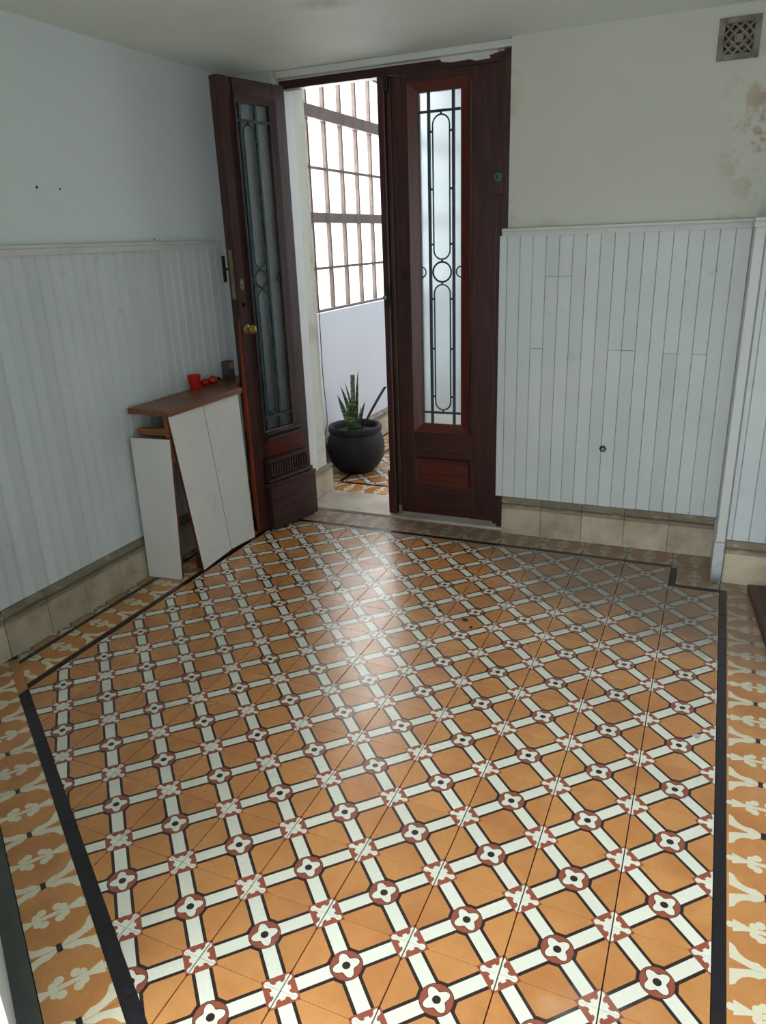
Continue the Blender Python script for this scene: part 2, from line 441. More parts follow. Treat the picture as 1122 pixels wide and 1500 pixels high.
# back border
for i in range(-6, 6):
    c = (i * 0.2, 2.2)
    lay('border_tile', 'border_tile', c, 0, BORD if i < 4 else HALF, [(-1, 0, -XR)])
    if i < 4: lay('black_strip', 'black_tile', c, 0, LINE)
lay('border_tile', 'border_tile', (-1.4, 2.2), 0, HALF)
lay('border_tile', 'border_tile', (-1.525, 2.2), 0, (-0.025, 0.025, -0.1, 0.1))
# jog round the boxed corner
lay('border_tile', 'border_tile', (0.8, 2.0), 0, (-0.1 + BL, 0.1, -0.1 + BL, 0.1))
lay('black_strip', 'black_tile', (0.8, 2.0), 0, (-0.1, -0.1 + BL, -0.1 + BL, 0.1))
lay('black_strip', 'black_tile', (0.8, 2.0), 0, LINE)
lay('border_tile', 'border_tile', (1.0, 2.0), 0, BORD)
lay('black_strip', 'black_tile', (1.0, 2.0), 0, (-0.1, -0.1 + BL, -0.1, -0.1 + BL))
lay('border_tile', 'border_tile', (1.0, 2.0), 0, (-0.1 + BL, 0.1, -0.1, -0.1 + BL))
# right border (inner side faces -x)
for j in range(-6, 10):
    c = (1.0, j * 0.2)
    lay('border_tile', 'border_tile', c, -PI / 2, BORD, [dp]); lay('black_strip', 'black_tile', c, -PI / 2, LINE, [dp])
for j in range(-6, 11):
    lay('floor_tile', 'field_tile', (1.2, j * 0.2), 0, HALF, [dp])
# left border (inner side faces +x), second black strip, sliver of field tile against the base
for j in range(1, 11):
    c = (-1.4, j * 0.2)
    lay('border_tile', 'border_tile', c, PI / 2, (-0.1, 0.1, -0.1 + BL, 0.063), [dp]); lay('black_strip', 'black_tile', c, PI / 2, LINE, [dp])
    lay('black_strip', 'black_tile', c, PI / 2, (-0.1, 0.1, 0.063, 0.085), [dp])
    lay('floor_tile', 'field_tile', (-1.59, j * 0.2), 0, (0.105, 0.1395, -0.1, 0.1) if False else (0.040, 0.105, -0.1, 0.1), [dp, (1, 0, -1.55)])
# slanting border along the front wall
rzd = math.atan2(0.555, -0.832)
for k in range(0, 18):
    s0 = 0.1 + 0.2 * k
    c = (-1.56 + DX * s0, diag_y(-1.56, ND - 0.1) + DY * s0)
    pl = [(1, 0, XL), (-1, 0, -XR)]
    lay('border_tile', 'border_tile', c, rzd, (-0.1, 0.1, -0.065, 0.0715), pl); lay('black_strip', 'black_tile', c, rzd, (-0.1, 0.1, -0.1, -0.065), pl + [(1, 0, -1.30)]); lay('border_tile', 'border_tile', c, rzd, (-0.1, 0.1, -0.1, -0.065), pl + [(-1, 0, 1.30)])
sl = MB()
pa = [P0, P1, (XR, diag_y(XR, -0.6125)), (XL, diag_y(XL, -0.6125))]
sl.prism(pa, -0.0059, 0.003).build('threshold_strip', 'slate', floor)

# vestibule floor beyond the doorway
VX0, VX1, VY1, VZ = -1.545, 0.60, 6.30, 3.00
vf = MB().box(VX0, VX1, 2.30, VY1, -0.06, -0.006).build('floor_vestibule', 'cement')
struct(vf, 'vestibule floor of patterned tiles beyond the open door leaf', 'floor')
for i in range(0, 9):
    c = (-1.2 + 0.2 * i, 2.715)
    lay('border_tile', 'border_tile', c, PI, (-0.1, 0.1, -0.1 + BL, 0.1), [(-1, 0, -VX1)], vf); lay('black_strip', 'black_tile', c, PI, LINE, [(-1, 0, -VX1)], vf)
lay('border_tile', 'border_tile', (-1.4, 2.715), PI, (-0.1, 0.1, -0.1, 0.1), [], vf)
for j in range(0, 12):
    c = (-1.4, 2.915 + 0.2 * j)
    lay('border_tile', 'border_tile', c, PI / 2, BORD, [], vf); lay('black_strip', 'black_tile', c, PI / 2, LINE, [], vf)
    for i in range(0, 5): lay('floor_tile', 'field_tile', (-1.2 + 0.2 * i, 2.915 + 0.2 * j), 0, HALF, [], vf)
sill = MB().box(-1.29, -0.13, 2.305, 2.612, -0.02, 0.012).build('doorstep', 'marble', bevel=0.004)
struct(sill, 'worn pale marble doorstep between the room and the vestibule', 'doorstep')

# ---------------- walls and ceiling
ceil_o = MB().prism([P0, P1, (XR, 2.36), (XL, 2.36)], CEIL, CEIL + 0.1).build('ceiling', 'ceiling_paint')
struct(ceil_o, 'low flat off-white ceiling of the tiled room', 'ceiling')
wl = MB().box(XL - 0.12, XL, -0.2, 2.30, -0.06, CEIL + 0.1).build('wall_left', 'wall_paint')
struct(wl, 'pale blue-white wall with beaded wainscot beside the dark open door leaf', 'wall')
wb = MB()
VH = (0.678, 0.794, 2.030, 2.146)                     # hole of the vent, a real duct in the wall
wb.box(-0.13, VH[0], YB, 2.60, -0.06, VZ); wb.box(VH[1], XR + 0.12, YB, 2.60, -0.06, VZ); wb.box(VH[0], VH[1], YB, 2.60, -0.06, VH[2]); wb.box(VH[0], VH[1], YB, 2.60, VH[3], VZ); wb.box(VH[0], VH[1], 2.55, 2.60, VH[2], VH[3])
wb.box(XL - 0.12, -1.29, YB, 2.60, -0.06, VZ); wb.box(-1.29, -0.13, 2.365, 2.60, 2.165, VZ)
wb = wb.build('wall_back', 'stained_plaster'); struct(wb, 'stained plaster wall with white board wainscot and the double doorway', 'wall')
wr = MB().box(XR, XR + 0.12, -1.80, 2.30, -0.06, CEIL + 0.1).build('wall_right', 'wall_paint'); struct(wr, 'plain white side wall behind the boxed corner', 'wall')
# slanting front wall with the doorway the photo is taken from
wf = MB()
def seg(xa, xb, z0, z1, n0=-0.656, n1=-0.80):
    wf.prism([(xa, diag_y(xa, n0)), (xa + NX * (n1 - n0), diag_y(xa, n0) + NY * (n1 - n0)), (xb + NX * (n1 - n0), diag_y(xb, n0) + NY * (n1 - n0)), (xb, diag_y(xb, n0))], z0, z1)
seg(XL - 0.1, -0.22, -0.06, CEIL + 0.1); seg(1.12, XR + 0.1, -0.06, CEIL + 0.1); seg(-0.22, 1.12, 2.08, CEIL + 0.1)
wf = wf.build('wall_front', 'wall_paint'); struct(wf, 'slanting white wall whose foot shows beside the dark slate strip', 'wall')
# vestibule shell
WY0, WY1, WZ0, WZ1 = 2.72, 5.93, 1.005, 2.77
vl = MB()
vl.box(VX0 - 0.15, VX0, 2.60, VY1, -0.06, WZ0); vl.box(VX0 - 0.15, VX0, 2.60, VY1, WZ1, VZ); vl.box(VX0 - 0.15, VX0, 2.60, WY0, WZ0, WZ1); vl.box(VX0 - 0.15, VX0, WY1, VY1, WZ0, WZ1)
vl = vl.build('wall_vestibule_left', 'vestibule_paint'); struct(vl, 'white vestibule wall under the long gridded window', 'wall')
ve = MB().box(VX0 - 0.15, VX1 + 0.1, VY1, VY1 + 0.1, -0.06, VZ).build('wall_vestibule_end', 'vestibule_paint'); struct(ve, 'white end wall of the vestibule behind the obscured door glass', 'wall')
vr = MB().box(VX1, VX1 + 0.1, 2.60, VY1, -0.06, VZ).build('wall_vestibule_right', 'vestibule_paint'); struct(vr, 'white vestibule wall opposite the long window', 'wall')
vc = MB().box(VX0 - 0.15, VX1 + 0.1, 2.30, VY1 + 0.1, VZ, VZ + 0.1).build('ceiling_vestibule', 'vestibule_paint'); struct(vc, 'high white ceiling of the vestibule', 'ceiling')

# ---------------- wainscot boards
def board_profile(w, bead=True):
    if not bead: return [(0.0005, 0), (0.0005, 0.009), (0.0022, 0.0115), (w - 0.0022, 0.0115), (w - 0.0005, 0.009), (w - 0.0005, 0)]
    return [(0.0006, 0), (0.0006, 0.008), (0.0035, 0.0115), (w - 0.011, 0.0115), (w - 0.0092, 0.0085), (w - 0.0072, 0.0125), (w - 0.0028, 0.0125), (w - 0.0006, 0.008), (w - 0.0006, 0)]
RZ0, RZ1 = 0.192, 1.424
bcache = {}
def board(parent, x, y, face, w, z0=RZ0, z1=RZ1, dz=0.0):
    """face '+x' for the left wall, '-y' for the back wall; (x, y) is the board's start on the wall"""
    key = (face, round(w, 4), round(z0, 3), round(z1, 3))
    if key not in bcache:
        pr = board_profile(w, face == '+x'); mb = MB()
        pts = [(d, p) for p, d in pr] if face == '+x' else [(p, -d) for p, d in pr]
        mb.prism(pts, z0, z1); bcache[key] = mb.mesh('board', 'board_paint')
    o = link('board', bcache[key], parent, (x, y, 0)); o.location.z = dz; return o
y = 0.30; k = 0
while y < 2.05:
    d = random.uniform(0, 0.0018)
    board(wl, XL - 0.001 + d, y, '+x', 0.0583); y += 0.0583; k += 1
ye = y
MB().box(XL - 0.001, XL + 0.007, ye, 2.296, RZ0, 1.42).build('flat_panel', 'wall_paint', wl)
rail_p = [(0, 1.421), (0.024, 1.421), (0.026, 1.430), (0.022, 1.440), (0.030, 1.446), (0.030, 1.454), (0.0, 1.458)]
MB().prism([(XL + d, z) for d, z in rail_p], 0.262, 2.085, 'xzy').build('dado_rail', 'trim_paint', wl)
splits = {3: 1.249, 4: 1.249, 2: 0.930, 8: 0.930, 9: 0.929, 12: 0.92, 14: 0.92}
board(wb, -0.165, YB + 0.001, '-y', 0.036)
for i in range(17):
    x = -0.1285 + i * 0.0584; d = random.uniform(0, 0.0016)
    if i in splits:
        board(wb, x, YB + 0.001 - d, '-y', 0.0584, RZ0, splits[i] - 0.0008); board(wb, x, YB + 0.001 - d - 0.0008, '-y', 0.0584, splits[i] + 0.0012, RZ1)
    else: board(wb, x, YB + 0.001 - d, '-y', 0.0584)
MB().prism([(YB - d, z) for d, z in rail_p][::-1], -0.150, 0.868, 'yzx').build('dado_rail', 'trim_paint', wb)
# boxed corner to the right
PY = 2.035
pb = MB().box(0.872, XR, PY, YB - 0.001, 0.0, 1.421).build('boxed_corner', 'wall_paint', wb)
MB().box(0.866, 0.900, PY - 0.03, YB - 0.003, 0.186, 1.4205).build('corner_post', 'trim_paint', wb, bevel=0.002)
MB().box(0.860, 0.903, PY - 0.050, YB - 0.003, 0.0, 0.1855).build('corner_post_foot', 'grubby_paint', wb, bevel=0.008)
for i in range(7):
    w = 0.022 if i == 0 else 0.062
    x = 0.905 if i == 0 else 0.9275 + (i - 1) * 0.0622
    board(wb, x, PY + 0.001, '-y', w)
MB().prism([(PY - d, z) for d, z in rail_p][::-1], 0.862, XR - 0.002, 'yzx').build('dado_rail', 'trim_paint', wb)
MB().box(0.862, 0.872, PY - 0.02, YB - 0.031, 1.421, 1.456).build('dado_rail', 'trim_paint', wb)
# flat dark disc for the shade of a hole, with a stub of pipe
hole = MB().lathe([(0.017, 0), (0.017, 0.0013)], 6, (0.346, YB - 0.0155, 0.476), 'y').build('pipe_hole_disc', 'dark_metal', wb)
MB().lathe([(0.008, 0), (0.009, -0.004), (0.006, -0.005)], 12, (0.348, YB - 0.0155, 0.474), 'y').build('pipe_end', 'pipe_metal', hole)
# flat dark discs for the shade in nail holes of the left wall
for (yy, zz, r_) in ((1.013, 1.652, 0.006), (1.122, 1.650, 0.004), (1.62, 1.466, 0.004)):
    MB().lathe([(r_, 0.0), (r_ * 0.8, 0.0012)], 8, (XL, yy, zz), 'x').build('nail_hole_disc', 'dark_metal', wl)

# ---------------- tiled bases
base_p = [(0, 0), (0.026, 0), (0.026, 0.128), (0.020, 0.134), (0.030, 0.142), (0.030, 0.152), (0.023, 0.157), (0.033, 0.165), (0.033, 0.172), (0.026, 0.178), (0.016, 0.190), (0, 0.190)]
def base_run(name, label, face, fixed, a0, a1, step=0.2, skip=None, top=1.0):
    r_ = empty(name, (fixed, a0, 0) if face[1] == 'x' else (a0, fixed, 0)); struct(r_, label, 'baseboard')
    a = a0; me = {}
    while a < a1 - 0.01:
        b_ = min(a + step, a1); w = round(b_ - a, 3)
        if w not in me:
            mb = MB()
            if face == '+x': mb.prism([(d, z * top) for d, z in base_p], 0.0012, w - 0.0012, 'xzy')
            else: mb.prism([(-d, z * top) for d, z in base_p][::-1], 0.0012, w - 0.0012, 'yzx')
            me[w] = mb.mesh('base_tile', 'base_tile')
        d = random.uniform(-0.0012, 0.0012)
        link('base_tile', me[w], r_, (d, a - a0, 0) if face == '+x' else (a - a0, d, 0)); a = b_
    return r_
base_run('baseboard_left', 'beige glazed base tiles with grimy moulding under the left wainscot', '+x', XL - 0.002, 0.27, 2.29)
base_run('baseboard_back', 'beige glazed base tiles with grimy moulding between door and boxed corner', '-y', YB + 0.002, -0.128, 0.865, 0.1986)
base_run('baseboard_corner', 'beige base tiles at the foot of the boxed corner', '-y', PY + 0.002, 0.905, XR - 0.002)
base_run('baseboard_vestibule', 'beige base tiles along the vestibule wall behind the black planter', '+x', VX0 - 0.002, 2.62, 6.28)
jb = MB().box(-1.300, -1.268, 2.36, 2.635, 0.0125, 0.175).build('baseboard_reveal', 'base_tile', bevel=0.006); struct(jb, 'short beige base block at the foot of the door reveal', 'baseboard')

# ---------------- long gridded vestibule window
win = empty('window_1', (VX0 - 0.05, WY0, WZ0)); struct(win, 'long brown gridded vestibule window with blown-out daylight behind', 'window')
def wbar(name, y0, y1, z0, z1, x0=-0.022, x1=0.022, bev=0.004):
    return MB().box(x0, x1, y0 - WY0, y1 - WY0, z0 - WZ0, z1 - WZ0).build(name, 'window_wood', win, bevel=bev)
tiers = [(1.022, 1.545, 1.273), (1.604, 2.128, 1.860), (2.198, 2.74, 2.47)]
wbar('bottom_rail', WY0, WY1, WZ0, 1.022); wbar('rail', WY0, WY1, 1.545, 1.604, -0.03, 0.035); wbar('rail', WY0, WY1, 2.128, 2.198, -0.03, 0.035); wbar('top_rail', WY0, WY1, 2.74, WZ1)
ys = [3.167 + 0.2297 * (i - 1) for i in range(0, 13)]
edges = [WY0 + 0.02] + ys + [WY1 - 0.02]
wbar('stile', WY0, WY0 + 0.02, 1.022, 2.74); wbar('stile', WY1 - 0.02, WY1, 1.022, 2.74)
pmesh = {}
for (z0, z1, zm) in tiers:
    for yv in ys: wbar('muntin', yv - 0.009, yv + 0.009, z0, z1, -0.014, 0.014, 0.003)
    for a_, b_ in zip(edges[:-1], edges[1:]):
        ya = a_ + (0.009 if a_ in ys else 0); yb_ = b_ - (0.009 if b_ in ys else 0)
        wbar('cross_muntin', ya, yb_, zm - 0.008, zm + 0.008, -0.012, 0.012, 0.003)
        for (za, zb) in ((z0, zm - 0.008), (zm + 0.008, z1)):
            MB().box(-0.0015, 0.0015, ya - WY0, yb_ - WY0, za - WZ0, zb - WZ0).build('pane', 'clear_pane', win)

# ---------------- double door
fr_ = empty('trim_1', (-0.71, 2.365, 0)); struct(fr_, 'dark mahogany door frame under a white strip at the ceiling', 'door frame')
def fbox(name, x0, x1, y0, y1, z0, z1, mat='mahogany', bev=0.003):
    return MB().box(x0 + 0.71, x1 + 0.71, y0 - 2.365, y1 - 2.365, z0, z1).build(name, mat, fr_, bevel=bev)
fbox('head', -1.288, -0.132, 2.362, 2.42, 2.128, 2.164, 'mahogany_rail')
fbox('jamb', -0.196, -0.132, 2.352, 2.42, 0.0125, 2.127)
fbox('jamb', -1.288, -1.256, 2.303, 2.342, 0.0125, 2.127)
fbox('jamb_bead', -0.166, -0.132, 2.318, 2.351, 0.0125, 2.163)
fbox('white_strip', -1.288, -0.132, 2.322, 2.362, 2.170, 2.199, 'trim_paint', 0.004)
pp = [(-0.47, 2.1695), (-0.455, 2.152), (-0.41, 2.146), (-0.33, 2.149), (-0.30, 2.140), (-0.235, 2.143), (-0.24, 2.155), (-0.20, 2.162), (-0.20, 2.1695)]
MB().prism([(p[0] + 0.71, p[1]) for p in pp], -0.014, -0.0035, 'xzy').build('plaster_patch', 'trim_paint', fr_)
MB().lathe([(0.022, 0), (0.022, -0.006), (0.017, -0.009), (0.008, -0.009), (0.006, -0.005)], 20, (0.526, -0.048, 1.671), 'y').build('rim_lock', 'green_lock', fr_, smooth=False)
fbox('lock_block', -0.205, -0.1665, 2.320, 2.351, 1.60, 1.74, 'mahogany')
# white reveal strip on the left
rv = MB().box(-1.292, -1.278, 2.345, 2.47, 0.176, 2.127).build('trim_2', 'trim_paint'); struct(rv, 'cream-white reveal strip between the left leaf and the window', 'door reveal')

def stadium(cx, z0, z1, hw, n=10):
    pts = [(cx + hw * math.cos(PI * k / n), z1 - hw + hw * math.sin(PI * k / n)) for k in range(n + 1)]
    pts += [(cx - hw * math.cos(PI * k / n), z0 + hw - hw * math.sin(PI * k / n)) for k in range(n + 1)]
    return pts
def grille(leaf, bx1, bx2, g0, g1, y, gz0, gz1, zt, zb, hw, rr, zr, cx):
    g = MB().box(bx1 - 0.0065, bx1 + 0.0065, y, y + 0.0135, gz0, gz1).build('iron_grille', 'iron', leaf, bevel=0.0015)
    MB().box(bx2 - 0.0065, bx2 + 0.0065, y, y + 0.0135, gz0, gz1).build('bar', 'iron', g, bevel=0.0015)
    for zz in (zt, zb): MB().box(g0, g1, y - 0.003, y + 0.004, zz - 0.0055, zz + 0.0055).build('cross_bar', 'iron', g)
    loops = [(zr + rr + 0.012, zt - 0.014), (zb + 0.014, zr - rr - 0.012)]
    for (a_, b_) in loops:
        MB().tube([(p[0], y + 0.005, p[1]) for p in stadium(cx, a_, b_, hw)], 0.0038, 6, True).build('oval', 'iron', g, smooth=True)
        for f_ in (0.11, 0.5, 0.89):
            zz = a_ + (b_ - a_) * f_
            for (u0, u1) in ((bx1 + 0.005, cx - hw), (cx + hw, bx2 - 0.005)):
                MB().box(u0, u1, y + 0.001, y + 0.009, zz - 0.005, zz + 0.005).build('clip', 'iron', g)
    MB().tube([(cx + rr * math.cos(2 * PI * k / 28), y + 0.005, zr + rr * math.sin(2 * PI * k / 28)) for k in range(28)], 0.0045, 6, True).build('ring', 'iron', g, smooth=True)
    for zz in (zt - 0.009, zr + rr + 0.008, zr - rr - 0.008, zb + 0.009):
        MB().lathe([(0.006, -0.0045), (0.0045, 0), (0.006, 0.0045)], 8, (cx, y + 0.005, zz)).build('collar', 'iron', g)
    for (u, sg) in ((g0, 1), (g1, -1)):
        h_ = min(0.022, abs((bx1 if sg > 0 else bx2) - u) - 0.008) if abs((bx1 if sg > 0 else bx2) - u) > 0.02 else 0.012
        MB().tube([(u + sg * h_ * math.sin(PI * k / 10), y + 0.005, zr + 0.024 * math.cos(PI * k / 10)) for k in range(11)], 0.0035, 6).build('half_ring', 'iron', g, smooth=True)
    return g
def mould(leaf, name, x0, x1, z0, z1, w, y0, y1, mat_v, mat_h, slope=0.010):
    """picture-frame moulding: four mitred bars with a sloping inner edge"""
    out = []
    for (ax_, sgn) in (('v', 0), ('v', 1), ('h', 0), ('h', 1)):
        mb = MB()
        if ax_ == 'v':
            xo, xi = (x0, x0 + w) if sgn == 0 else (x1, x1 - w)
            vs = [(xo, y0, z0), (xi, y0 + slope, z0 + w), (xi, y0 + slope, z1 - w), (xo, y0, z1), (xo, y1, z0), (xi, y1, z0 + w), (xi, y1, z1 - w), (xo, y1, z1)]
        else:
            zo, zi = (z0, z0 + w) if sgn == 0 else (z1, z1 - w)
            vs = [(x0, y0, zo), (x0 + w, y0 + slope, zi), (x1 - w, y0 + slope, zi), (x1, y0, zo), (x0, y1, zo), (x0 + w, y1, zi), (x1 - w, y1, zi), (x1, y1, zo)]
        mb._add(vs, [(0, 1, 2, 3), (7, 6, 5, 4), (0, 4, 5, 1), (1, 5, 6, 2), (2, 6, 7, 3), (3, 7, 4, 0)])
        out.append(mb.build(name, mat_v if ax_ == 'v' else mat_h, leaf))
    return out

# right leaf, closed: origin at its lower left front corner
d1 = empty('door_1', (-0.79, 2.36, 0.0)); struct(d1, 'closed dark red mahogany door leaf with obscured glass and iron grille', 'door')
def b1(name, x0, x1, y0, y1, z0, z1, mat='mahogany', bev=0.003): return MB().box(x0, x1, y0, y1, z0, z1).build(name, mat, d1, bevel=bev)
b1('stile', 0.085, 0.165, 0.0, 0.045, 0.022, 2.126); b1('stile', 0.470, 0.592, 0.0, 0.045, 0.022, 2.126)
b1('rail', 0.1655, 0.4695, 0.0, 0.045, 2.090, 2.126, 'mahogany_rail'); b1('rail', 0.1655, 0.4695, 0.002, 0.045, 0.342, 0.478, 'mahogany_rail'); b1('rail', 0.1655, 0.4695, 0.002, 0.045, 0.022, 0.180, 'mahogany_rail')
b1('panel', 0.1655, 0.4695, 0.012, 0.035, 0.1805, 0.3415, 'mahogany_red_rail')
mould(d1, 'panel_bead', 0.1655, 0.4695, 0.1805, 0.3415, 0.012, 0.002, 0.012, 'mahogany', 'mahogany_rail', 0.008)
b1('astragal', 0.024, 0.062, -0.022, 0.050, 0.016, 2.126, 'mahogany', 0.008); b1('astragal_bead', 0.0625, 0.0845, -0.006, 0.045, 0.022, 2.126, 'dark_oak', 0.003)
b1('astragal_foot', 0.018, 0.066, -0.030, -0.0222, 0.016, 0.262, 'mahogany', 0.004)
mould(d1, 'glass_frame', 0.169, 0.4665, 0.480, 2.0895, 0.045, -0.012, 0.03, 'mahogany_red', 'mahogany_red_rail', 0.018)
b1('glass_stop', 0.2135, 0.218, 0.006, 0.03, 0.526, 2.044); b1('glass_stop', 0.4175, 0.4215, 0.006, 0.03, 0.526, 2.044)
b1('glass_pane', 0.210, 0.425, 0.018, 0.021, 0.524, 2.046, 'obscured_glass', 0)
grille(d1, 0.264, 0.382, 0.2185, 0.4170, 0.004, 0.5255, 2.0445, 1.965, 0.585, 0.0405, 0.046, 1.273, 0.323)
b1('latch_bar', 0.146, 0.164, -0.012, -0.0005, 1.252, 1.272, 'dark_metal'); b1('latch_bar', 0.1245, 0.142, -0.012, -0.0005, 1.250, 1.274, 'dark_metal')
es = MB().prism([(0.046 + 0.016 * math.cos(2 * PI * k / 20), 1.165 + 0.068 * math.sin(2 * PI * k / 20)) for k in range(20)], -0.0265, -0.0223, 'xzy').build('pull_plate', 'dark_metal', d1)
MB().lathe([(0.006, 0), (0.006, -0.012), (0.010, -0.014), (0.010, -0.02), (0.004, -0.022)], 14, (0.040, -0.0266, 1.16), 'y').build('key_knob', 'steel_plate', es)
b1('floor_bolt', 0.068, 0.088, -0.016, -0.0065, 0.020, 0.062, 'steel_plate'); b1('top_bolt', 0.060, 0.082, -0.030, -0.0065, 2.06, 2.126, 'dark_metal')

# left leaf, swung into the room: local x runs from its free edge to the hinges, local -y faces the camera side
FX, FY, HX, HY = -1.300, 1.856, -1.200, 2.250
ra = math.atan2(HY - FY, HX - FX); LW = math.hypot(HX - FX, HY - FY)
d2 = empty('door_2', (FX, FY, 0.0), ra); struct(d2, 'open brown door leaf with fluted panel, plinth block and iron grille', 'door')
def b2(name, x0, x1, y0, y1, z0, z1, mat='dark_oak', bev=0.003): return MB().box(x0, x1, y0, y1, z0, z1).build(name, mat, d2, bevel=bev)
T2 = 0.052
stile_l = b2('stile', 0.0, 0.050, 0.0, T2, 0.012, 2.120, 'mahogany'); b2('stile', 0.0505, 0.085, 0.008, T2 - 0.004, 0.012, 2.120, 'dark_oak'); b2('stile', 0.325, LW, 0.0, T2, 0.012, 2.120)
b2('rail', 0.0855, 0.3245, 0.0, T2, 2.052, 2.120, 'dark_oak_rail'); b2('rail', 0.0855, 0.3245, 0.0, T2, 0.012, 0.505, 'dark_oak_rail')
mould(d2, 'glass_frame', 0.078, 0.332, 0.5055, 2.0515, 0.026, -0.012, 0.03, 'dark_oak', 'dark_oak_rail', 0.020)
b2('glass_pane', 0.100, 0.310, 0.026, 0.029, 0.528, 2.030, 'obscured_glass', 0)
grille(d2, 0.128, 0.224, 0.104, 0.306, 0.012, 0.532, 2.026, 1.955, 0.600, 0.033, 0.040, 1.273, 0.176)
b2('sill_moulding', 0.088, 0.330, -0.018, -0.0005, 0.508, 0.528, 'dark_oak_rail', 0.006)
b2('sill_moulding', 0.080, 0.345, -0.030, -0.0005, 0.484, 0.504, 'dark_oak_rail', 0.006)
b2('red_panel', 0.095, 0.350, -0.006, -0.0005, 0.394, 0.482, 'mahogany_red_rail', 0.002)
b2('ledge', 0.066, 0.370, -0.036, -0.0005, 0.372, 0.390, 'dark_oak_rail', 0.005)
fp = b2('fluted_panel', 0.070, 0.380, -0.014, -0.0005, 0.288, 0.3715, 'dark_oak', 0.0)
for k in range(15):
    xx = 0.090 + k * 0.0188
    MB().box(xx, xx + 0.0095, -0.026, -0.0142, 0.300, 0.362).build('flute', 'dark_oak', fp, bevel=0.004)
b2('ledge', 0.064, 0.388, -0.034, -0.0005, 0.268, 0.2875, 'dark_oak_rail', 0.005)
b2('ledge', 0.058, LW - 0.002, -0.042, -0.0005, 0.242, 0.264, 'dark_oak_rail', 0.005)
b2('plinth_block', 0.067, LW - 0.001, -0.034, -0.0005, 0.012, 0.2415, 'dark_oak_rail', 0.003)
sp = MB(); zs = [0.013, 0.12, 0.3, 0.46, 0.6, 0.72, 0.86, 1.0, 1.10]
off = [0.004, 0.012, 0.016, 0.010, 0.018, 0.014, 0.008, 0.006, 0.001]
for i in range(len(zs) - 1):
    sp._add([(-0.006, 0.004, zs[i]), (-0.0005, 0.004, zs[i]), (-0.0005, 0.008 + off[i] * 1.8, zs[i]), (-0.006, 0.006 + off[i] * 1.8, zs[i]),
             (-0.006, 0.004, zs[i + 1]), (-0.0005, 0.004, zs[i + 1]), (-0.0005, 0.008 + off[i + 1] * 1.8, zs[i + 1]), (-0.006, 0.006 + off[i + 1] * 1.8, zs[i + 1])],
            [(0, 1, 5, 4), (1, 2, 6, 5), (2, 3, 7, 6), (3, 0, 4, 7)] + ([(0, 3, 2, 1)] if i == 0 else []) + ([(4, 5, 6, 7)] if i == len(zs) - 2 else []))
sp.build('split_edge', 'raw_split_wood', d2)
lp = b2('lock_plate', -0.003, -0.0003, 0.012, 0.034, 1.19, 1.41, 'steel_plate', 0.0008)
MB().box(-0.008, -0.0032, 0.017, 0.029, 1.335, 1.365).build('latch_bolt', 'brass', lp, bevel=0.002)
esc = MB().prism([(0.028 + 0.012 * math.cos(2 * PI * k / 20), 1.255 + 0.026 * math.sin(2 * PI * k / 20)) for k in range(20)], -0.004, -0.0003, 'xzy').build('escutcheon', 'steel_plate', d2)
def bore(target, r_, c, y0, y1):
    cut = MB().lathe([(r_, y0), (r_, y1)], 16, (c[0], 0, c[1]), 'y').build('cutter', 'dark_metal', d2)
    md = target.modifiers.new('bore', 'BOOLEAN'); md.operation = 'DIFFERENCE'; md.object = cut; md.solver = 'EXACT'
    bpy.context.view_layer.update()
    me = bpy.data.meshes.new_from_object(target.evaluated_get(bpy.context.evaluated_depsgraph_get()))
    target.modifiers.clear(); target.data = me
    bpy.data.objects.remove(cut, do_unlink=True)
bore(stile_l, 0.011, (0.030, 1.162), -0.01, 0.045); bore(stile_l, 0.0045, (0.028, 1.250), -0.01, 0.045); bore(esc, 0.0045, (0.028, 1.250), -0.01, 0.045)
kn = MB().lathe([(0.022, 0), (0.022, -0.004), (0.016, -0.007), (0.009, -0.010), (0.008, -0.024), (0.014, -0.030), (0.021, -0.037), (0.022, -0.044), (0.018, -0.050), (0.006, -0.053)], 24, (0.034, -0.0005, 1.05), 'y').build('door_knob', 'brass', d2)
smooth_angle(kn)
hd = MB().box(0.018, 0.030, T2 + 0.0005, T2 + 0.045, 1.318, 1.330).build('lever_handle', 'dark_metal', d2, bevel=0.002)
MB().box(0.017, 0.031, T2 + 0.0455, T2 + 0.060, 1.265, 1.385).build('grip', 'dark_metal', hd, bevel=0.005)
for zz in (0.35, 1.15, 1.9):
    MB().lathe([(0.008, 0), (0.008, 0.09)], 10, (LW + 0.0085, T2 - 0.006, zz)).build('hinge', 'dark_metal', d2, smooth=True)

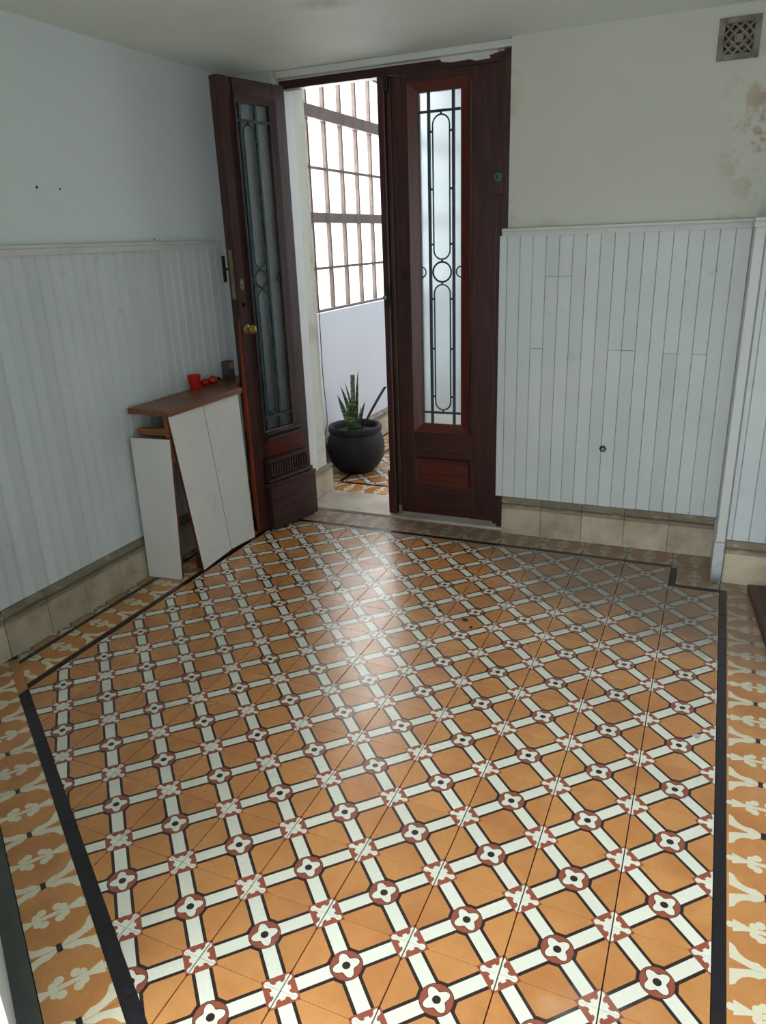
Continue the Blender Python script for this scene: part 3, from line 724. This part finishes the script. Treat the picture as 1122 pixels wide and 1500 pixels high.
# ---------------- perforated vent in the plaster
vx, vz = 0.736, 2.088
vg = empty('vent_grille', (vx, YB, vz - 0.07)); tag(vg, 'square perforated plaster vent high on the stained wall', 'vent')
for (x0, x1, z0, z1) in ((-0.072, -0.050, 0, 0.14), (0.050, 0.072, 0, 0.14), (-0.0497, 0.0497, 0, 0.020), (-0.0497, 0.0497, 0.120, 0.14)):
    MB().box(x0, x1, -0.012, -0.0017, z0, z1).build('frame_bar', 'vent_plaster', vg, bevel=0.003)
lat = MB()
for sg in (1, -1):
    for o_ in (-0.066, -0.033, 0.0, 0.033, 0.066):
        pts = []
        L_ = 0.0497
        # line z = sg*x + o_ clipped to the opening
        xs = [max(-L_, min(L_, ((-L_ - o_) * sg))), max(-L_, min(L_, ((L_ - o_) * sg)))]
        if abs(xs[0] - xs[1]) < 0.01: continue
        w = 0.0036
        p0 = Vector((min(xs), sg * min(xs) + o_)); p1 = Vector((max(xs), sg * max(xs) + o_)); dv = (p1 - p0).normalized(); nv = Vector((-dv.y, dv.x)) * w
        q4 = [p0 - nv, p1 - nv, p1 + nv, p0 + nv]
        lat.prism([(p.x, p.y + 0.07) for p in q4], -0.009 - 0.0006 * sg, -0.0017, 'xzy')
lat.build('lattice', 'vent_plaster', vg)
MB().lathe([(0.015, -0.0017), (0.015, -0.011), (0.009, -0.012), (0.006, -0.009)], 16, (0, 0, 0.07), 'y').build('rosette', 'vent_plaster', vg)
for k in range(8):
    an = PI / 8 + k * PI / 4
    MB().lathe([(0.0058, -0.0017), (0.0058, -0.0105)], 10, (0.028 * math.cos(an), 0, 0.07 + 0.028 * math.sin(an)), 'y').build('petal', 'vent_plaster', vg)

# ================================================================== things
# ---------------- half-height boxed casing on the left
BX, BZ = -1.312, 0.786
cb = empty('boxed_casing', (-1.43, 1.55, 0)); tag(cb, 'low boxed-in casing with brown shelf top and two white front panels', 'cabinet')
def loc(pts): return [(p[0] + 1.43, p[1] - 1.55) for p in pts]
top = MB().prism(loc([(-1.522, 1.262), (-1.292, 1.252), (-1.292, 1.80), (-1.365, 1.84), (-1.365, 2.10), (-1.522, 2.10)]), BZ - 0.026, BZ).build('shelf_top', 'shelf_wood', cb, bevel=0.004)
def fpanel(name, y0t, y1t, y0b, y1b, zt, zb0, zb1):
    """white face towards the room, wood on the edges"""
    x0, x1 = BX + 1.43, BX + 1.43 - 0.014
    mb = MB(); vs = [(x0, y0b - 1.55, zb0), (x0, y1b - 1.55, zb1), (x0, y1t - 1.55, zt), (x0, y0t - 1.55, zt), (x1, y0b - 1.55, zb0), (x1, y1b - 1.55, zb1), (x1, y1t - 1.55, zt), (x1, y0t - 1.55, zt)]
    mb._add(vs, [(0, 1, 2, 3)]); mb.cur = 1
    mb._add(vs, [(7, 6, 5, 4), (0, 4, 5, 1), (1, 5, 6, 2), (2, 6, 7, 3), (3, 7, 4, 0)])
    return mb.build(name, ['white_laminate', 'panel_edge_wood'], cb)
ZT = BZ - 0.0265
fpanel('front_panel', 1.268, 1.512, 1.375, 1.600, ZT, 0.002, 0.018)
fpanel('front_panel', 1.5145, 1.790, 1.6025, 1.812, ZT, 0.020, 0.002)
MB().box(BX + 1.43 - 0.040, BX + 1.43 - 0.0145, 1.285 - 1.55, 1.315 - 1.55, 0.55, ZT).build('corner_post', 'batten_wood', cb)
MB().prism([(-0.088, 0.664), (0.075, 0.664), (0.075, 0.698), (-0.088, 0.686)], 1.300 - 1.55, 1.325 - 1.55, 'xzy').build('batten', 'batten_wood', cb)
MB().box(BX + 1.43 - 0.05, BX + 1.43 - 0.0145, 1.385 - 1.55, 1.44 - 1.55, 0.001, 0.06).build('foot_block', 'foot_red', cb, bevel=0.004)
MB().box(-0.09, 0.06, 1.81 - 1.55, 1.83 - 1.55, 0.001, ZT).build('end_panel', 'panel_edge_wood', cb)
# loose white end board leaning at the near end
eb = MB(); vs = []
for dy in (0.0, 0.013):
    vs += [(-1.518, 1.234 + dy, 0.0015), (-1.352, 1.252 + dy, 0.0015), (-1.342, 1.252 + dy, 0.012), (-1.302, 1.248 + dy, 0.664), (-1.512, 1.244 + dy, 0.660)]
c0 = (-1.43, 1.25, 0)
vs = [(v[0] - c0[0], v[1] - c0[1], v[2]) for v in vs]
eb._add(vs, [(0, 1, 2, 3, 4)]); eb.cur = 1
eb._add(vs, [(9, 8, 7, 6, 5)] + [(i, 5 + i, 5 + (i + 1) % 5, (i + 1) % 5) for i in range(5)])
o = eb.build('leaning_board', ['white_laminate', 'panel_edge_wood'], None, c0); tag(o, 'loose white board propped at the near end of the boxed casing', 'board')

# ---------------- small things on the shelf
cup = empty('cup', (-1.484, 1.695, BZ)); tag(cup, 'small red plastic cup on the brown shelf top', 'cup')
c_ = MB().lathe([(0.022, 0.0002), (0.031, 0.066), (0.0325, 0.070), (0.0305, 0.0705), (0.0285, 0.066), (0.020, 0.006)], 28).build('cup_body', 'red_plastic', cup); smooth_angle(c_)
for (x, y, r_, lab) in ((-1.490, 1.780, 0.0205, 'small red tomato beside the red cup'), (-1.474, 1.824, 0.0240, 'larger red tomato beside the green sprig')):
    tm = empty('tomato', (x, y, BZ)); tag(tm, lab, 'tomato', 'tomatoes on the shelf')
    pr = [(0.001, 0.0005)] + [(r_ * math.sin(PI * k / 12) * 1.02, r_ * 0.94 * (1 - math.cos(PI * k / 12)) + 0.0005) for k in range(1, 12)] + [(0.002, r_ * 1.80)]
    smooth_angle(MB().lathe(pr, 20).build('fruit', 'tomato_red', tm), 2.0)
    MB().tube([(0, 0, r_ * 1.78), (0.002, 0.001, r_ * 1.95)], 0.0012, 6).build('stalk', 'leaf_stalk', tm)
bk = empty('wooden_block', (-1.485, 1.975, BZ)); tag(bk, 'brown upright block standing at the wall end of the shelf', 'block')
MB().box(-0.020, 0.022, -0.026, 0.026, 0.0003, 0.095).build('block_body', 'brown_block', bk, bevel=0.004)
MB().box(0.0222, 0.026, -0.020, 0.020, 0.055, 0.088).build('block_plate', 'steel_plate', bk, bevel=0.001)
sg_ = empty('green_sprig', (-1.470, 1.912, BZ)); tag(sg_, 'small dark green sprig lying beside the brown block', 'sprig')
MB().tube([(-0.01, -0.03, 0.004), (0.0, -0.01, 0.010), (0.008, 0.012, 0.018)], 0.0016, 6).build('stem', 'leaf_stalk', sg_)
for k in range(9):
    an = k * 2.4; u = k / 8; p = Vector((-0.01 + 0.018 * u, -0.03 + 0.042 * u, 0.006 + 0.012 * u)); d_ = Vector((math.cos(an), math.sin(an) * 0.7, 0.55)).normalized() * 0.036
    w_ = Vector((-d_.y, d_.x, 0)).normalized() * 0.008; m_ = p + d_ * 0.5; tp = p + d_; th = Vector((0, 0, 0.0008))
    mb = MB(); vs = [p, m_ + w_, tp, m_ - w_, p + th, m_ + w_ + th, tp + th, m_ - w_ + th]
    mb._add(vs, [(0, 1, 2, 3), (7, 6, 5, 4), (0, 4, 5, 1), (1, 5, 6, 2), (2, 6, 7, 3), (3, 7, 4, 0)]); mb.build('leaf', 'sprig_green', sg_)

# ---------------- black planter with a snake plant in the vestibule
PX, PYY = -1.318, 3.07
pot = empty('planter', (PX, PYY, 0)); tag(pot, 'round black glazed planter on the vestibule floor', 'planter')
prof = [(0.09, 0.001), (0.115, 0.006), (0.150, 0.040), (0.178, 0.090), (0.190, 0.145), (0.188, 0.190), (0.178, 0.230), (0.165, 0.256), (0.163, 0.262), (0.172, 0.266), (0.176, 0.276), (0.174, 0.300), (0.168, 0.308), (0.158, 0.308), (0.150, 0.300), (0.148, 0.250), (0.10, 0.246)]
bo = MB().lathe(prof, 48).build('pot_body', 'black_glaze', pot); smooth_angle(bo, 0.9)
MB().lathe([(0.146, 0.247), (0.146, 0.262), (0.08, 0.268), (0.01, 0.266)], 28).build('soil', 'soil', pot)
pl_ = empty('snake_plant', (PX, PYY, 0.266)); tag(pl_, 'mottled green snake plant growing in the black planter', 'plant')
def sleaf(base, tip, w, mat='snake_leaf', bend=(0, 0, 0), blunt=False, fac=0.6):
    base = Vector(base); tip = Vector(tip); mid = (base + tip) / 2 + Vector(bend); n = 9; rows = []
    for i in range(n):
        u = i / (n - 1); p = base * (1 - u) ** 2 + mid * 2 * u * (1 - u) + tip * u * u
        ww = 0.8 * w * ((0.75 + 0.6 * u) if u < 0.4 else (1.0 if blunt else max(0.03, (1 - ((u - 0.4) / 0.6) ** 1.8))))
        rows.append((p, ww))
    mb = MB(); vs = []; side = Vector((math.cos(fac), math.sin(fac), 0)); nrm = Vector((-side.y, side.x, 0))
    for p, ww in rows:
        vs += [p - side * ww, p + nrm * (ww * 0.35 - 0.003), p + side * ww, p + nrm * (ww * 0.35 + 0.003)]
    fs = []
    for i in range(n - 1):
        for k in range(4): fs.append((i * 4 + k, i * 4 + (k + 1) % 4, i * 4 + 4 + (k + 1) % 4, i * 4 + 4 + k))
    fs += [(3, 2, 1, 0), tuple(n * 4 - 4 + k for k in range(4))]
    mb._add(vs, fs); o = mb.build('leaf', mat, pl_); smooth_angle(o, 0.9); return o
e_ = Vector((0.93, 0.36, 0))      # across the view
f_ = Vector((-0.36, 0.93, 0))
def PT(a, d, z): return e_ * a + f_ * d + Vector((0, 0, z))
sleaf(PT(-0.030, -0.02, 0), PT(-0.100, -0.03, 0.245), 0.021, bend=PT(0.004, 0, 0.02), fac=0.5)
sleaf(PT(-0.020, 0.02, 0), PT(-0.086, 0.03, 0.29), 0.017, bend=PT(0.02, 0, 0.03), fac=0.3)
sleaf(PT(-0.010, 0.03, 0), PT(-0.058, 0.05, 0.31), 0.012, bend=PT(0.02, 0, 0.02), fac=0.4)
sleaf(PT(-0.002, -0.01, 0), PT(0.000, 0.0, 0.365), 0.017, bend=PT(-0.005, 0, 0), blunt=True, fac=0.45)
sleaf(PT(0.012, 0.015, 0), PT(0.036, 0.02, 0.39), 0.013, bend=PT(-0.01, 0, 0), fac=0.2)
sleaf(PT(0.004, -0.03, 0), PT(0.010, -0.05, 0.22), 0.024, fac=0.5)
sleaf(PT(-0.018, -0.035, 0), PT(-0.036, -0.07, 0.19), 0.023, fac=0.7)
sleaf(PT(0.026, -0.01, 0), PT(0.076, -0.02, 0.20), 0.015, bend=PT(-0.01, 0, 0.01), fac=0.1)
sleaf(PT(0.020, -0.025, 0), PT(0.048, -0.04, 0.165), 0.012, fac=0.9)
sleaf(PT(0.040, 0.02, 0), PT(0.205, 0.04, 0.275), 0.013, 'snake_leaf_dark', bend=PT(0.0, 0, 0.015), blunt=True, fac=0.0)

# ---------------- cable down the reveal to the planter
cpts = [(-1.270, 2.585, 2.0), (-1.272, 2.590, 1.5), (-1.270, 2.588, 1.0), (-1.273, 2.592, 0.7), (-1.272, 2.606, 0.42), (-1.345, 2.66, 0.285), (-1.395, 2.745, 0.20), (-1.402, 2.83, 0.145), (-1.392, 2.872, 0.125)]
pts = []
for i in range(len(cpts) - 1):
    p0, p1, p2, p3 = [Vector(cpts[max(0, min(len(cpts) - 1, i + d))]) for d in (-1, 0, 1, 2)]
    for u in (0, 0.25, 0.5, 0.75):
        pts.append(0.5 * ((2 * p1) + (p2 - p0) * u + (2 * p0 - 5 * p1 + 4 * p2 - p3) * u * u + (3 * p1 - p0 - 3 * p2 + p3) * u ** 3))
pts.append(Vector(cpts[-1]))
o = MB().tube(pts, 0.0028, 6).build('cable', 'cable_brown', None, smooth=True); tag(o, 'thin brown cable hanging down the reveal towards the planter', 'cable')

# ---------------- brown plank on the floor below the boxed corner
o = MB().box(0, 0.24, -1.1, 0, 0.0, 0.032).build('floor_plank', 'plank_wood', None, (1.004, 1.955, 0.0005), bevel=0.006, rz=math.radians(6.0)); tag(o, 'rough brown wooden plank lying on the tiles below the boxed corner', 'plank')

# ---------------- crumbs and chips on the tiles
for i, (x, y, r_) in enumerate(((-0.02, 1.32, 0.012), (0.02, 1.27, 0.009), (0.845, 0.86, 0.012), (-0.14, 1.36, 0.007))):
    a0 = random.uniform(0, 6); mb = MB()
    mb.prism([(r_ * random.uniform(0.6, 1.2) * math.cos(a0 + k * PI / 3), r_ * random.uniform(0.5, 1.0) * math.sin(a0 + k * PI / 3)) for k in range(6)], 0.0, 0.004)
    o = mb.build('plaster_chip' if i == 2 else 'debris_flake', 'chip' if i == 2 else 'twig_dark', None, (x, y, 0.0008)); tag(o, ['dark flake of debris on the tiles mid floor, largest of three', 'dark flake of debris close beside the largest flake', 'pale plaster chip on a tile beside the black right-hand strip', 'smallest dark flake of debris on the mid floor'][i], 'debris')
o = MB().tube([(-0.012, -0.03, 0.003), (-0.004, 0.0, 0.004), (-0.010, 0.028, 0.003)], 0.0022, 6, taper=[0.6, 1, 0.5]).build('twig', 'twig_dark', None, (-0.62, 1.42, 0.0008)); tag(o, 'thin curved dark twig lying on the glaring tiles', 'twig')
